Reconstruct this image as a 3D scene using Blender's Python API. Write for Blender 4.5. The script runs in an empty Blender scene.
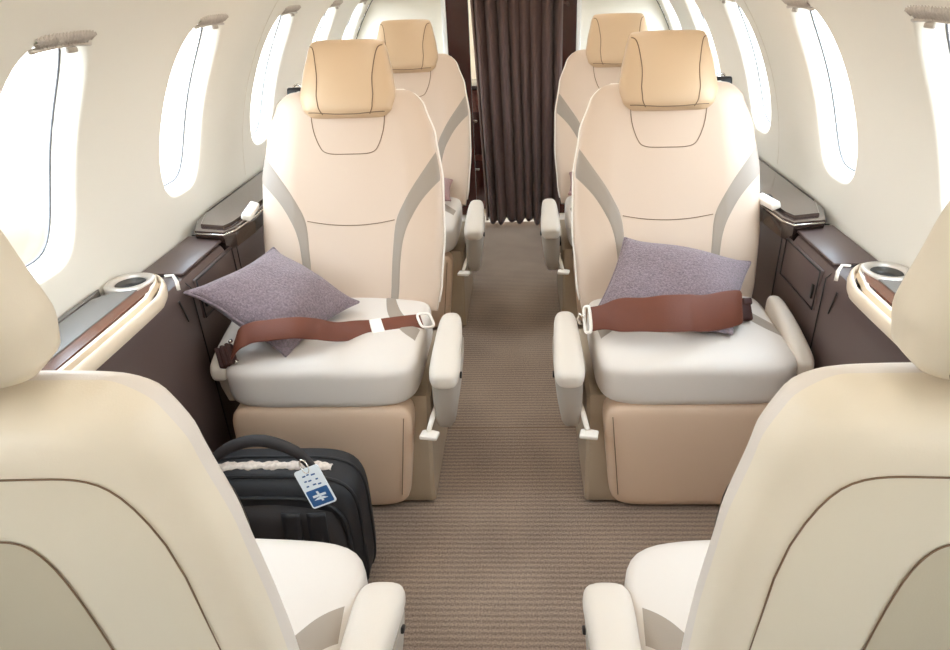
import bpy, bmesh, math, random
from math import sin, cos, pi, radians, asin, sqrt
from mathutils import Vector, Matrix, noise
random.seed(7)
SC = bpy.context.scene
COL = SC.collection

# ------------------------------------------------------------------ materials
def srgb(r, g, b):
    def f(c):
        c /= 255.0
        return c / 12.92 if c <= 0.04045 else ((c + 0.055) / 1.055) ** 2.4
    return (f(r), f(g), f(b), 1.0)

def mat(name, col, rough=0.5, metal=0.0, bump=None, var=None, spec=0.5, coat=0.0, sheen=0.0):
    """bump=(scale, strength, distance)  var=(scale, amount)"""
    m = bpy.data.materials.new(name); m.use_nodes = True
    nt = m.node_tree; N = nt.nodes; L = nt.links
    b = N['Principled BSDF']
    b.inputs['Base Color'].default_value = col
    b.inputs['Roughness'].default_value = rough
    b.inputs['Metallic'].default_value = metal
    b.inputs['Specular IOR Level'].default_value = spec
    b.inputs['Coat Weight'].default_value = coat
    b.inputs['Coat Roughness'].default_value = 0.08
    b.inputs['Sheen Weight'].default_value = sheen
    tc = N.new('ShaderNodeTexCoord')
    if var:
        n = N.new('ShaderNodeTexNoise'); n.inputs['Scale'].default_value = var[0]; n.inputs['Detail'].default_value = 3
        L.new(tc.outputs['Object'], n.inputs['Vector'])
        mx = N.new('ShaderNodeMix'); mx.data_type = 'RGBA'
        a = var[1]
        mx.inputs[6].default_value = tuple(c * (1 - a) for c in col[:3]) + (1,)
        mx.inputs[7].default_value = tuple(min(1, c * (1 + a)) for c in col[:3]) + (1,)
        L.new(n.outputs['Fac'], mx.inputs[0]); L.new(mx.outputs[2], b.inputs['Base Color'])
    if bump:
        n2 = N.new('ShaderNodeTexNoise'); n2.inputs['Scale'].default_value = bump[0]; n2.inputs['Detail'].default_value = 4
        L.new(tc.outputs['Object'], n2.inputs['Vector'])
        bp = N.new('ShaderNodeBump'); bp.inputs['Strength'].default_value = bump[1]; bp.inputs['Distance'].default_value = bump[2]
        L.new(n2.outputs['Fac'], bp.inputs['Height']); L.new(bp.outputs['Normal'], b.inputs['Normal'])
    return m

def emis(name, col, s):
    m = bpy.data.materials.new(name); m.use_nodes = True
    b = m.node_tree.nodes['Principled BSDF']
    b.inputs['Base Color'].default_value = col
    b.inputs['Emission Color'].default_value = col
    b.inputs['Emission Strength'].default_value = s
    return m

M = {}
M['leather'] = mat('cream_leather', srgb(206, 184, 164), 0.42, bump=(420, 0.12, 0.002), var=(3, 0.03))
M['leather_seat'] = mat('pale_leather', srgb(216, 207, 198), 0.45, bump=(420, 0.12, 0.002), var=(3, 0.03))
M['leather_tan'] = mat('tan_leather', srgb(206, 177, 144), 0.40, bump=(420, 0.12, 0.002), var=(4, 0.03))
M['leather_leg'] = mat('beige_leather', srgb(214, 186, 160), 0.45, bump=(420, 0.12, 0.002), var=(3, 0.03))
M['shell'] = mat('shell_leather', srgb(224, 213, 194), 0.42, bump=(420, 0.1, 0.002), var=(3, 0.02))
M['shell_mid'] = mat('shell_panel_leather', srgb(218, 208, 188), 0.5, bump=(420, 0.1, 0.002))
M['shell_in'] = mat('shell_pocket_leather', srgb(190, 180, 158), 0.55, bump=(420, 0.1, 0.002))
M['stripe'] = mat('grey_leather', srgb(154, 141, 128), 0.5, bump=(420, 0.12, 0.002))
M['arm_shell'] = mat('armrest_housing', srgb(176, 166, 154), 0.45, var=(5, 0.03))
M['arm_pad'] = mat('armrest_leather', srgb(216, 206, 194), 0.45, bump=(420, 0.12, 0.002))
M['base'] = mat('seat_base', srgb(168, 150, 128), 0.5, var=(6, 0.04))
M['stitch'] = mat('seam', srgb(120, 96, 74), 0.7)
M['dark'] = mat('black_plastic', srgb(22, 20, 20), 0.4)
M['white_pl'] = mat('white_plastic', srgb(245, 238, 228), 0.35)
M['chrome'] = mat('brushed_metal', srgb(225, 220, 212), 0.25, metal=0.9)
M['nickel'] = mat('satin_nickel', srgb(205, 198, 190), 0.35, metal=0.6, bump=(300, 0.2, 0.002))
M['brown'] = mat('brown_webbing', srgb(108, 56, 36), 0.6, bump=(500, 0.3, 0.002), var=(25, 0.12))
M['dkbrown'] = mat('dark_brown_webbing', srgb(62, 30, 24), 0.6, bump=(300, 0.4, 0.002))
M['console'] = mat('dark_brown_leather', srgb(88, 72, 68), 0.42, bump=(350, 0.12, 0.002), var=(4, 0.06))
M['lacquer'] = mat('glossy_dark_veneer', srgb(62, 48, 44), 0.12, coat=0.6, var=(9, 0.12))
M['tray'] = mat('grey_tray_leather', srgb(108, 103, 98), 0.4, bump=(400, 0.1, 0.002), var=(5, 0.04))
M['cream_tr'] = mat('cream_trim', srgb(226, 210, 188), 0.4)
M['pillow'] = mat('heather_knit', srgb(132, 116, 122), 0.95, bump=(260, 0.9, 0.004), var=(190, 0.75), sheen=0.2)
M['pillow_pk'] = mat('rose_knit', srgb(150, 112, 108), 0.95, bump=(260, 0.9, 0.004), var=(170, 0.3), sheen=0.3)
M['bag'] = mat('black_nylon', srgb(24, 24, 28), 0.55, bump=(600, 0.3, 0.002), var=(20, 0.1))
M['bag2'] = mat('charcoal_nylon', srgb(40, 35, 35), 0.7, bump=(500, 0.3, 0.002), var=(20, 0.1))
M['bagtrim'] = mat('black_webbing', srgb(18, 18, 21), 0.6, bump=(300, 0.3, 0.002))
M['tagw'] = mat('tag_white', srgb(232, 240, 245), 0.3)
M['tagb'] = mat('tag_blue', srgb(38, 88, 142), 0.3)
M['tagk'] = mat('tag_print', srgb(40, 48, 60), 0.4)
M['wood'] = mat('reddish_mahogany', srgb(62, 24, 20), 0.18, coat=0.4, var=(8, 0.25))
M['woodedge'] = mat('brown_veneer', srgb(92, 48, 30), 0.22, coat=0.3, var=(12, 0.3))
M['curtain'] = mat('dark_brown_curtain', srgb(92, 68, 62), 0.85, bump=(300, 0.3, 0.002), var=(40, 0.12), sheen=0.2)
M['curtain_edge'] = mat('lighter_curtain_lining', srgb(118, 96, 88), 0.85)
M['wall'] = mat('cream_wall_panel', srgb(242, 238, 227), 0.5, bump=(60, 0.03, 0.002))
M['reveal'] = mat('window_reveal_white', srgb(246, 246, 244), 0.45)
M['ceil'] = mat('cream_headliner', srgb(240, 234, 220), 0.7)
M['gasket'] = mat('grey_window_gasket', srgb(96, 96, 98), 0.5)
M['shade'] = mat('pleated_shade_fabric', srgb(196, 186, 176), 0.8, bump=(160, 0.6, 0.004), var=(90, 0.25))
M['galley'] = mat('galley_red_brown', srgb(110, 58, 50), 0.25, coat=0.4, var=(40, 0.6))
M['galley_fl'] = mat('pale_entry_floor', srgb(225, 214, 200), 0.4, var=(30, 0.15))
M['paper'] = mat('printed_cloth', srgb(228, 206, 194), 0.8, var=(110, 0.45))
M['lamp'] = emis('wash_light', (1, 0.95, 0.86, 1), 5.5)

M['fill_entry'] = emis('entry_fill_glow', (1, 0.95, 0.88, 1), 26.0)
def glass():
    m = bpy.data.materials.new('window_glass'); m.use_nodes = True
    nt = m.node_tree; N = nt.nodes; L = nt.links
    N.remove(N['Principled BSDF']); out = N['Material Output']
    t = N.new('ShaderNodeBsdfTransparent'); t.inputs['Color'].default_value = (0.97, 0.98, 0.98, 1)
    g = N.new('ShaderNodeBsdfGlossy'); g.inputs['Roughness'].default_value = 0.03
    mx = N.new('ShaderNodeMixShader')
    mx.inputs[0].default_value = 0.04; L.new(t.outputs[0], mx.inputs[1]); L.new(g.outputs[0], mx.inputs[2])
    L.new(mx.outputs[0], out.inputs['Surface'])
    return m
M['glass'] = glass()

def carpet():
    m = mat('ribbed_carpet', srgb(150, 126, 104), 0.95)
    nt = m.node_tree; N = nt.nodes; L = nt.links; b = N['Principled BSDF']
    tc = N.new('ShaderNodeTexCoord')
    # wobble the ribs a little
    nz = N.new('ShaderNodeTexNoise'); nz.inputs['Scale'].default_value = 14
    L.new(tc.outputs['Object'], nz.inputs['Vector'])
    sep = N.new('ShaderNodeSeparateXYZ'); L.new(tc.outputs['Object'], sep.inputs[0])
    ad = N.new('ShaderNodeMath'); ad.operation = 'MULTIPLY_ADD'; ad.inputs[1].default_value = 0.004
    L.new(nz.outputs['Fac'], ad.inputs[0]); L.new(sep.outputs['Y'], ad.inputs[2])
    mu = N.new('ShaderNodeMath'); mu.operation = 'MULTIPLY'; mu.inputs[1].default_value = 2 * pi / 0.017
    L.new(ad.outputs[0], mu.inputs[0])
    si = N.new('ShaderNodeMath'); si.operation = 'SINE'; L.new(mu.outputs[0], si.inputs[0])
    fi = N.new('ShaderNodeTexNoise'); fi.inputs['Scale'].default_value = 230; fi.inputs['Detail'].default_value = 3
    L.new(tc.outputs['Object'], fi.inputs['Vector'])
    big = N.new('ShaderNodeTexNoise'); big.inputs['Scale'].default_value = 3.2; big.inputs['Detail'].default_value = 2
    L.new(tc.outputs['Object'], big.inputs['Vector'])
    h = N.new('ShaderNodeMath'); h.operation = 'MULTIPLY_ADD'; h.inputs[1].default_value = 0.13; h.inputs[2].default_value = -0.25
    L.new(si.outputs[0], h.inputs[0])
    h2 = N.new('ShaderNodeMath'); h2.operation = 'MULTIPLY_ADD'; h2.inputs[1].default_value = 1.1
    L.new(fi.outputs['Fac'], h2.inputs[0]); L.new(h.outputs[0], h2.inputs[2])
    h3 = N.new('ShaderNodeMath'); h3.operation = 'MULTIPLY_ADD'; h3.inputs[1].default_value = 0.5; 
    L.new(big.outputs['Fac'], h3.inputs[0]); L.new(h2.outputs[0], h3.inputs[2])
    rp = N.new('ShaderNodeValToRGB')
    rp.color_ramp.elements[0].position = 0.2; rp.color_ramp.elements[0].color = srgb(102, 86, 75)
    rp.color_ramp.elements[1].position = 0.95; rp.color_ramp.elements[1].color = srgb(178, 156, 137)
    L.new(h3.outputs[0], rp.inputs[0]); L.new(rp.outputs[0], b.inputs['Base Color'])
    bp = N.new('ShaderNodeBump'); bp.inputs['Strength'].default_value = 0.3; bp.inputs['Distance'].default_value = 0.003
    L.new(h2.outputs[0], bp.inputs['Height']); L.new(bp.outputs['Normal'], b.inputs['Normal'])
    return m
M['carpet'] = carpet()

# ------------------------------------------------------------------ mesh helpers
def link(name, me, m, parent=None):
    o = bpy.data.objects.new(name, me); COL.objects.link(o)
    if m is not None: me.materials.append(M[m] if isinstance(m, str) else m)
    if parent is not None: o.parent = parent
    return o

def mesh_from(name, V, F, m, parent=None, smooth=True, flip=False):
    me = bpy.data.meshes.new(name)
    me.from_pydata([tuple(v) for v in V], [], [tuple(f) for f in F])
    me.validate()
    bm = bmesh.new(); bm.from_mesh(me)
    bmesh.ops.remove_doubles(bm, verts=bm.verts, dist=1e-6)
    bmesh.ops.recalc_face_normals(bm, faces=bm.faces)
    if flip: bmesh.ops.reverse_faces(bm, faces=bm.faces)
    bm.to_mesh(me); bm.free()
    if smooth: me.polygons.foreach_set('use_smooth', [True] * len(me.polygons))
    me.update()
    return link(name, me, m, parent)

class MB:
    def __init__(s): s.V = []; s.F = []
    def add(s, V, F, mtx=None):
        o = len(s.V)
        s.V += [(mtx @ Vector(v)) if mtx else Vector(v) for v in V]
        s.F += [tuple(i + o for i in f) for f in F]
        return s
    def grid(s, pts, close_u=False, close_v=False, mtx=None):
        nu = len(pts); nv = len(pts[0]); V = [p for r in pts for p in r]; F = []
        for i in range(nu if close_u else nu - 1):
            for j in range(nv if close_v else nv - 1):
                a = i * nv + j; b = ((i + 1) % nu) * nv + j
                c = ((i + 1) % nu) * nv + (j + 1) % nv; d = i * nv + (j + 1) % nv
                F.append((a, b, c, d))
        return s.add(V, F, mtx)
    def loft(s, rings, mtx=None, cap=True):
        n = len(rings[0]); V = [p for r in rings for p in r]; F = []
        for i in range(len(rings) - 1):
            for j in range(n):
                k = (j + 1) % n
                F.append((i * n + j, i * n + k, (i + 1) * n + k, (i + 1) * n + j))
        if cap:
            F.append(tuple(range(n - 1, -1, -1))); F.append(tuple(range((len(rings) - 1) * n, len(rings) * n)))
        return s.add(V, F, mtx)
    def box(s, c, d, bev=0.0, seg=3, rot=None):
        bm = bmesh.new(); bmesh.ops.create_cube(bm, size=1)
        for v in bm.verts: v.co = Vector((v.co.x * d[0], v.co.y * d[1], v.co.z * d[2]))
        if bev > 0:
            bmesh.ops.bevel(bm, geom=bm.edges[:], offset=min(bev, min(d) * 0.49), segments=seg, profile=0.5, affect='EDGES')
        R = rot.to_matrix().to_4x4() if rot is not None and hasattr(rot, 'to_matrix') else (rot or Matrix())
        mt = Matrix.Translation(Vector(c)) @ R
        bm.verts.index_update()
        s.add([v.co.copy() for v in bm.verts], [[v.index for v in f.verts] for f in bm.faces], mt); bm.free()
        return s
    def prism(s, poly, z0, z1, bev=0.0, seg=3, mtx=None):
        bm = bmesh.new()
        vs = [bm.verts.new((p[0], p[1], z0)) for p in poly]; f = bm.faces.new(vs)
        r = bmesh.ops.extrude_face_region(bm, geom=[f])
        for g in r['geom']:
            if isinstance(g, bmesh.types.BMVert): g.co.z = z1
        bmesh.ops.recalc_face_normals(bm, faces=bm.faces)
        if bev > 0: bmesh.ops.bevel(bm, geom=bm.edges[:], offset=bev, segments=seg, profile=0.5, affect='EDGES', clamp_overlap=True)
        bm.verts.index_update()
        s.add([v.co.copy() for v in bm.verts], [[v.index for v in f.verts] for f in bm.faces], mtx); bm.free()
        return s
    def tube(s, pts, r, n=8, closed=False, flat=None):
        pts = [Vector(p) for p in pts]; rings = []; up = None; N_ = len(pts)
        for i, p in enumerate(pts):
            a = pts[(i - 1) % N_] if (closed or i > 0) else p
            b = pts[(i + 1) % N_] if (closed or i < N_ - 1) else p
            t = (b - a).normalized()
            if up is None:
                up = Vector((0, 0, 1)) if abs(t.z) < 0.9 else Vector((1, 0, 0))
            x = t.cross(up).normalized(); up = x.cross(t).normalized()
            rr = r[i] if isinstance(r, (list, tuple)) else r
            k = flat or 1.0
            rings.append([p + x * (rr * cos(2 * pi * j / n)) + up * (rr * k * sin(2 * pi * j / n)) for j in range(n)])
        if closed: rings.append(rings[0])
        return s.loft(rings, cap=not closed)
    def sq(s, c, d, n=6, res=18, rot=None, ny=None):
        """superquadric block: half sizes d, exponent n"""
        bm = bmesh.new(); bmesh.ops.create_cube(bm, size=2)
        bmesh.ops.subdivide_edges(bm, edges=bm.edges[:], cuts=res, use_grid_fill=True)
        for v in bm.verts:
            x, y, z = [math.tan(q * pi / 4.0) for q in v.co]
            k = (abs(x) ** n + abs(y) ** n + abs(z) ** n) ** (1.0 / n)
            v.co = Vector((x / k * d[0], y / k * d[1], z / k * d[2]))
        bm.verts.index_update()
        mt = Matrix.Translation(Vector(c)) @ (rot.to_matrix().to_4x4() if rot is not None else Matrix())
        s.add([v.co.copy() for v in bm.verts], [[v.index for v in f.verts] for f in bm.faces], mt); bm.free()
        return s
    def build(s, name, m, parent=None, smooth=True, flat_angle=None):
        o = mesh_from(name, s.V, s.F, m, parent, smooth)
        if flat_angle:
            o.data.set_sharp_from_angle(angle=radians(flat_angle))
        return o

def crom(pts, n):
    """catmull-rom through pts (tuples), n samples"""
    P = [Vector(p) for p in pts]; out = []
    S = len(P) - 1
    for k in range(n):
        q = k / (n - 1) * S; i = min(int(q), S - 1); t = q - i
        p0 = P[max(i - 1, 0)]; p1 = P[i]; p2 = P[i + 1]; p3 = P[min(i + 2, S)]
        out.append(0.5 * ((2 * p1) + (p2 - p0) * t + (2 * p0 - 5 * p1 + 4 * p2 - p3) * t * t + (3 * p1 - p0 - 3 * p2 + p3) * t ** 3))
    return out

def interp(tab, x):
    if x <= tab[0][0]: return tab[0][1]
    for (a, va), (b, vb) in zip(tab, tab[1:]):
        if x <= b:
            k = (x - a) / (b - a); k = k * k * (3 - 2 * k) * 0.5 + k * 0.5
            return va + (vb - va) * k
    return tab[-1][1]

def empty(name, loc, rz, label, cat, group=None):
    o = bpy.data.objects.new(name, None); COL.objects.link(o)
    o.location = loc; o.rotation_euler = (0, 0, rz); o.empty_display_size = 0.1
    o['label'] = label; o['category'] = cat
    if group: o['group'] = group
    return o
def tag(o, label, cat, group=None):
    o['label'] = label; o['category'] = cat
    if group: o['group'] = group
    return o
def structure(o): o['kind'] = 'structure'; return o

# ------------------------------------------------------------------ the cabin shell
R0 = 0.97; HC = 0.68; R1 = 1.015
TH0, TH1 = -44.5, 62.0
def P(R, th, y, s):       # s=+1 right, -1 left
    if th < -6:             # the lower side wall drops straight to the floor
        a = radians(-6); z0 = HC + R * sin(a)
        return Vector((s * R * cos(a), y, z0 * (1 - (-6 - th) / (-6 - TH0))))
    a = radians(th); return Vector((s * R * cos(a), y, HC + R * sin(a)))
WTH = 23.2; WA = 0.142; WB = 15.2      # window centre angle, half width (m), half height (deg)
WY = [-0.73, -0.06, 0.61, 1.29, 1.95, 2.65, 3.32, 3.93]
Y0, Y1 = -1.6, 4.15
def sup(ph, n): 
    c, s_ = cos(ph), sin(ph)
    k = (abs(c) ** n + abs(s_) ** n) ** (-1 / n); return c * k, s_ * k
def build_wall(s):
    mb = MB(); NP = 64
    edges = [Y0] + [(a + b) / 2 for a, b in zip(WY, WY[1:])] + [Y1]
    lo, hi = WTH - 22, WTH + 22
    for i, yc in enumerate(WY):
        ya, yb = edges[i], edges[i + 1]
        rings = []
        for k in range(6):
            f = k / 5.0; ring = []
            for j in range(NP):
                ph = 2 * pi * j / NP
                hx, hz = sup(ph, 3.4)
                kk = 1 / max(abs(cos(ph)), abs(sin(ph))); dx, dz = cos(ph) * kk, sin(ph) * kk
                # hole point and rectangle border point
                h_ = (yc + hx * WA, WTH + hz * WB)
                by = yc + (dx * (yb - yc) if dx > 0 else dx * (yc - ya)); bt = WTH + dz * 22
                if abs(abs(dx) - 1) < 0.01: by = yb if dx > 0 else ya
                if abs(abs(dz) - 1) < 0.01: bt = hi if dz > 0 else lo
                y = h_[0] * (1 - f) + by * f; t = h_[1] * (1 - f) + bt * f
                ring.append(P(R0, t, y, s))
            rings.append(ring)
        # the rolled reveal towards the glass
        rev = []
        for k in range(9):
            f = k / 8.0; ring = []
            sh = sin(f * pi / 2) ** 1.0; 
            for j in range(NP):
                hx, hz = sup(2 * pi * j / NP, 3.4)
                wa = WA - 0.026 * (f ** 0.8); wb = WB - 1.5 * (f ** 0.8)
                ring.append(P(R0 + (R1 - R0) * (1 - cos(f * pi / 2)) ** 0.9, WTH + hz * wb, yc + hx * wa, s))
            rev.append(ring)
        n = NP
        V = [p for r in rev[::-1] + rings[1:] for p in r]; nr = len(V) // n; F = []
        for a in range(nr - 1):
            for j in range(n):
                q = (j + 1) % n; F.append((a * n + j, a * n + q, (a + 1) * n + q, (a + 1) * n + j))
        mb.add(V, F)
    for ta, tb, nn in ((TH0, lo, 10), (hi, TH1, 8)):
        for i in range(len(edges) - 1):
            mb.grid([[P(R0, ta + (tb - ta) * a / nn, y, s) for y in (edges[i], edges[i + 1])] for a in range(nn + 1)])
    o = mb.build('wall_left' if s < 0 else 'wall_right', 'wall')
    return structure(o)
for s in (-1, 1): build_wall(s)

# outer skin ring + glass for each window (gasket, pane)
wn = 0
for s in (-1, 1):
    for yc in WY:
        if yc < -1: continue
        wn += 1
        wa, wb = WA - 0.026, WB - 1.5
        NP = 48
        mb = MB()
        loop = []
        for j in range(NP):
            hx, hz = sup(2 * pi * j / NP, 3.4)
            loop.append((hx, hz))
        V = []; F = []
        for k in range(6):
            f = k / 5.0
            for hx, hz in loop: V.append(P(R1 + 0.004, WTH + hz * (wb + 0.4) * f, yc + hx * (wa + 0.006) * f, s))
        for k in range(1, 5):
            for j in range(NP):
                q = (j + 1) % NP; F.append((k * NP + j, k * NP + q, (k + 1) * NP + q, (k + 1) * NP + j))
        F.append(tuple(NP + j for j in range(NP)))
        w = mb.add(V, F).build('window_%d' % wn, 'glass')
        structure(w)
        g = MB().tube([P(R1 - 0.001, WTH + hz * wb, yc + hx * wa, s) for hx, hz in loop], 0.0024, 6, closed=True)
        g.build('window_gasket', 'gasket', w)
        # thin outboard skin beyond the glass, an annulus
        an = MB(); pts = []
        for f, rr in ((0.0, R1 + 0.002), (0.5, R1 + 0.012), (1.0, R1 + 0.014)):
            pts.append([P(rr, WTH + hz * (wb + 0.2 + 3 * f), yc + hx * (wa + 0.002 + 0.05 * f), s) for hx, hz in loop])
        an.grid(pts, close_v=True)
        an.build('window_frame', 'reveal', w)

# ceiling and its two wash-light strips
mb = MB()
mb.grid([[Vector((R0 * cos(radians(t)), y, HC + R0 * sin(radians(t)))) for y in (Y0, 0, 2, Y1)] for t in [TH1 + (180 - 2 * TH1) * k / 14 for k in range(15)]])
structure(mb.build('ceiling', 'ceil'))
for s in (-1, 1):
    t = empty('ceiling_light', (s * 0.36, 1.3, 1.555), 0, 'long warm wash light along the %s side of the ceiling' % ('left' if s < 0 else 'right'), 'light')
    MB().box((0, 0, 0.008), (0.10, 5.2, 0.02), 0.006).build('housing', 'white_pl', t)
    MB().box((0, 0, -0.006), (0.07, 5.1, 0.01), 0.004).build('diffuser', 'lamp', t)

# floor with the transverse carpet seam
mb = MB()
mb.add([(-0.964, Y0, 0), (0.964, Y0, 0), (0.964, 1.878, 0), (-0.964, 1.878, 0)], [(0, 1, 2, 3)])
mb.add([(-0.964, 1.882, 0), (0.964, 1.882, 0), (0.964, 4.12, 0), (-0.964, 4.12, 0)], [(0, 1, 2, 3)])
structure(mb.build('floor', 'carpet', smooth=False))
mb = MB().box((0, 1.88, -0.0012), (1.4, 0.006, 0.004)); structure(mb.build('trim_1', 'stitch', smooth=False))
mb = MB().box((0, 4.95, -0.008), (1.5, 1.66, 0.01)); structure(mb.build('floor_entry', 'galley_fl', smooth=False))
mb = MB().box((0, 1.3, -0.05), (1.9, 6.2, 0.02)); structure(mb.build('floor_panel', 'base', smooth=False))

# thin panel joints between the windows
k = 1
for s in (-1, 1):
    for y in (2.44,):
        k += 1
        pts = [P(R0 - 0.0003, t, y, s) for t in [4 + 50 * a / 24 for a in range(25)]]
        structure(MB().tube(pts, 0.0005, 5).build('trim_%d' % k, 'shell_mid'))

# forward bulkhead with its doorway
def arc_section(R, n=40, a0=TH0):
    h = [P(R, a0 + (90 - a0) * i / n, 0, 1) for i in range(n + 1)]
    return [(p.x, p.z) for p in h] + [(-p.x, p.z) for p in h[-2::-1]]
DW = 0.375; DH = 1.52
for s in (-1, 1):
    pr = [(s * DW, 0.0), (s * R0 * cos(radians(6)), 0.0)]
    for i in range(31):
        t = TH0 + (66.5 - TH0) * i / 30
        q = P(R0, t, 0, 1); x, z = q.x, q.z
        if x > DW: pr.append((s * x, z))
    pr.append((s * DW, HC + sqrt(R0 ** 2 - DW ** 2)))
    mt = Matrix(((1, 0, 0, 0), (0, 0, -1, Y1 + 0.03), (0, 1, 0, 0), (0, 0, 0, 1)))
    o = MB().prism(pr, 0, 0.03, 0, mtx=mt).build('wall_bulkhead_left' if s < 0 else 'wall_bulkhead_right', 'wall', smooth=False)
    structure(o)
    pts = [P(R0 - 0.004, t, Y1 - 0.004, s) for t in [-5 + 66 * a / 30 for a in range(31)]]
    k += 1; structure(MB().tube(pts, 0.002, 6).build('trim_%d' % k, 'gasket'))
    k += 1; structure(MB().box((s * (DW + 0.000), Y1 - 0.012, 0.79), (0.022, 0.05, 1.57), 0.006).build('trim_%d' % k, 'reveal'))

# entry area beyond the doorway: wood panels, galley unit, outer walls
for s in (-1, 1):
    o = MB().box((s * 0.33 + (0.01 if s > 0 else 0), 4.26, 0.79), (0.16 if s > 0 else 0.17, 0.03, 1.56), 0.004).build('door_%d' % (1 if s < 0 else 2), 'wood', smooth=False)
    structure(o); DOORS = globals().setdefault('DOORL', []); DOORS.append(o)
    structure(MB().box((s * 0.62, 5.0, 0.8), (0.02, 1.5, 1.6)).build('wall_entry_left' if s < 0 else 'wall_entry_right', 'wall', smooth=False))
structure(MB().box((0, 5.75, 0.8), (1.3, 0.02, 1.6)).build('wall_front', 'wall', smooth=False))
structure(MB().box((0, 4.97, 1.61), (1.3, 1.56, 0.02)).build('ceiling_entry', 'ceil', smooth=False))
t = empty('entry_fill_light', (0, 4.7, 1.59), 0, 'warm fill light added unseen behind the dark curtain in place of entry door daylight', 'light')  # added lamp, stands in for daylight from the open entry door
MB().box((0, 0, 0.0), (0.5, 0.3, 0.014), 0.003).build('housing', 'white_pl', t)
MB().box((0, 0, -0.01), (0.46, 0.26, 0.01), 0.003).build('diffuser', 'fill_entry', t)
# galley cabinet glimpsed left of the curtain
t = empty('galley_cabinet', (-0.33, 4.52, 0), 0, 'reddish brown glossy galley cabinet glimpsed left of the curtain', 'cabinet')
MB().box((0, 0, 0.385), (0.30, 0.3, 0.75), 0.006).build('body', 'galley', t)
MB().box((0.0, -0.005, 0.775), (0.32, 0.32, 0.025), 0.006).build('counter', 'lacquer', t)
for zz in (0.2, 0.5):
    d = MB().box((0.0, -0.156, zz), (0.27, 0.012, 0.26), 0.004).build('door', 'wood', t)
    MB().box((0.08, -0.166, zz + 0.08), (0.05, 0.008, 0.012), 0.003).build('handle', 'chrome', d)
lt = MB().box((0.285, 4.243, 1.11), (0.012, 0.012, 0.055), 0.004).build('latch', 'white_pl', DOORL[1])
MB().box((0.285, 4.233, 1.12), (0.008, 0.014, 0.02), 0.003).build('bolt', 'chrome', lt)

# the curtain
def curtain():
    t = empty('curtain', (0.03, 4.05, 0), 0, 'dark brown pleated curtain closing the doorway at the end of the aisle', 'curtain')
    pts = []
    for i in range(41):
        f = i / 40.0; z = 0.028 + 1.50 * f
        row = []
        x0 = -0.205 - 0.055 * f ** 1.2; x1 = 0.245 - 0.0 * f
        for j in range(181):
            u = j / 180.0
            a = 0.022 + 0.008 * sin(u * 9)
            y = a * sin(u * 2 * pi * 8 + 0.6 * sin(u * 11) + 0.25 * sin(f * 3)) + 0.006 * sin(u * 60 + f * 4)
            x = x0 + (x1 - x0) * (u + 0.006 * sin(u * 2 * pi * 8 + 1.2))
            zz = z + (0.012 * sin(u * 23 + 1) + 0.008 * sin(u * 51)) * (1 - f) ** 6
            row.append((x, y, zz))
        pts.append(row)
    o = MB().grid(pts).build('drape', 'curtain', t)
    sm = o.modifiers.new('thick', 'SOLIDIFY'); sm.thickness = 0.003
    he = [(p[0], p[1] - 0.002, p[2] + 0.012) for p in pts[0]]
    MB().tube(he, 0.0025, 5).build('hem', 'bagtrim', t)
    ed = [(r[0][0] + 0.004, r[0][1] - 0.004, r[0][2]) for r in pts]
    MB().tube(ed, 0.008, 6).build('edge_band', 'curtain_edge', t)
    MB().box((0, 0, 1.545), (0.7, 0.02, 0.02), 0.004).build('rail', 'chrome', t)
curtain()

# aft bulkhead behind the camera, so light stays like a cabin's
pr = [(x, z) for x, z in arc_section(R0)]
mt = Matrix(((1, 0, 0, 0), (0, 0, -1, Y0 + 0.01), (0, 1, 0, 0), (0, 0, 0, 1)))
structure(MB().prism(pr, 0, 0.03, 0, mtx=mt).build('wall_aft', 'wall', smooth=False))

# pleated shades parked at the window heads
def shade(s, yc, lab):
    t = empty('window_shade', P(R0 - 0.004, WTH + WB - 0.4, yc, s), 0, lab, 'window shade', 'raised pleated shades in the cabin windows')
    o0 = t.location
    n = 64; pts = []
    for j in range(n + 1):
        u = -1 + 2 * j / n
        row = []
        for i, (r, dt) in enumerate(((0.036, 0.55), (0.02, 0.9), (0.0, 1.0), (-0.004, 0.2), (-0.001, -1.3), (0.02, -1.7), (0.034, -1.2), (0.036, 0.55))):
            z = 0.0009 * (1 if j % 2 else -1)
            e = (1 - abs(u) ** 6)
            row.append(P(R0 + r + z, WTH + WB - 0.2 + dt * 0.72 * (0.35 + 0.65 * e) + 0.12 * sin(j * 1.7), yc + 0.012 + u * 0.090, s) - o0)
        pts.append(row)
    MB().grid(pts).build('pleats', 'shade', t)
    rail = [P(R0 + 0.002, WTH + WB - 1.15 - 0.3 * u * u, yc + 0.012 + u * 0.090, s) - o0 for u in [-1 + 2 * q / 16 for q in range(17)]]
    MB().tube(rail, 0.0045, 8).build('bottom_rail', 'nickel', t)
    MB().box(P(R0 - 0.006, WTH + WB - 1.5, yc + 0.03, s) - o0, (0.008, 0.03, 0.01), 0.003).build('pull_tab', 'arm_shell', t)
names = ['nearest', 'second', 'third', 'fourth', 'farthest']
for s in (-1, 1):
    for i, yc in enumerate(WY[3:]):
        shade(s, yc, 'crinkled grey pleated shade raised at the top of the %s %s window' % (names[i], 'left' if s < 0 else 'right'))

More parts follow.
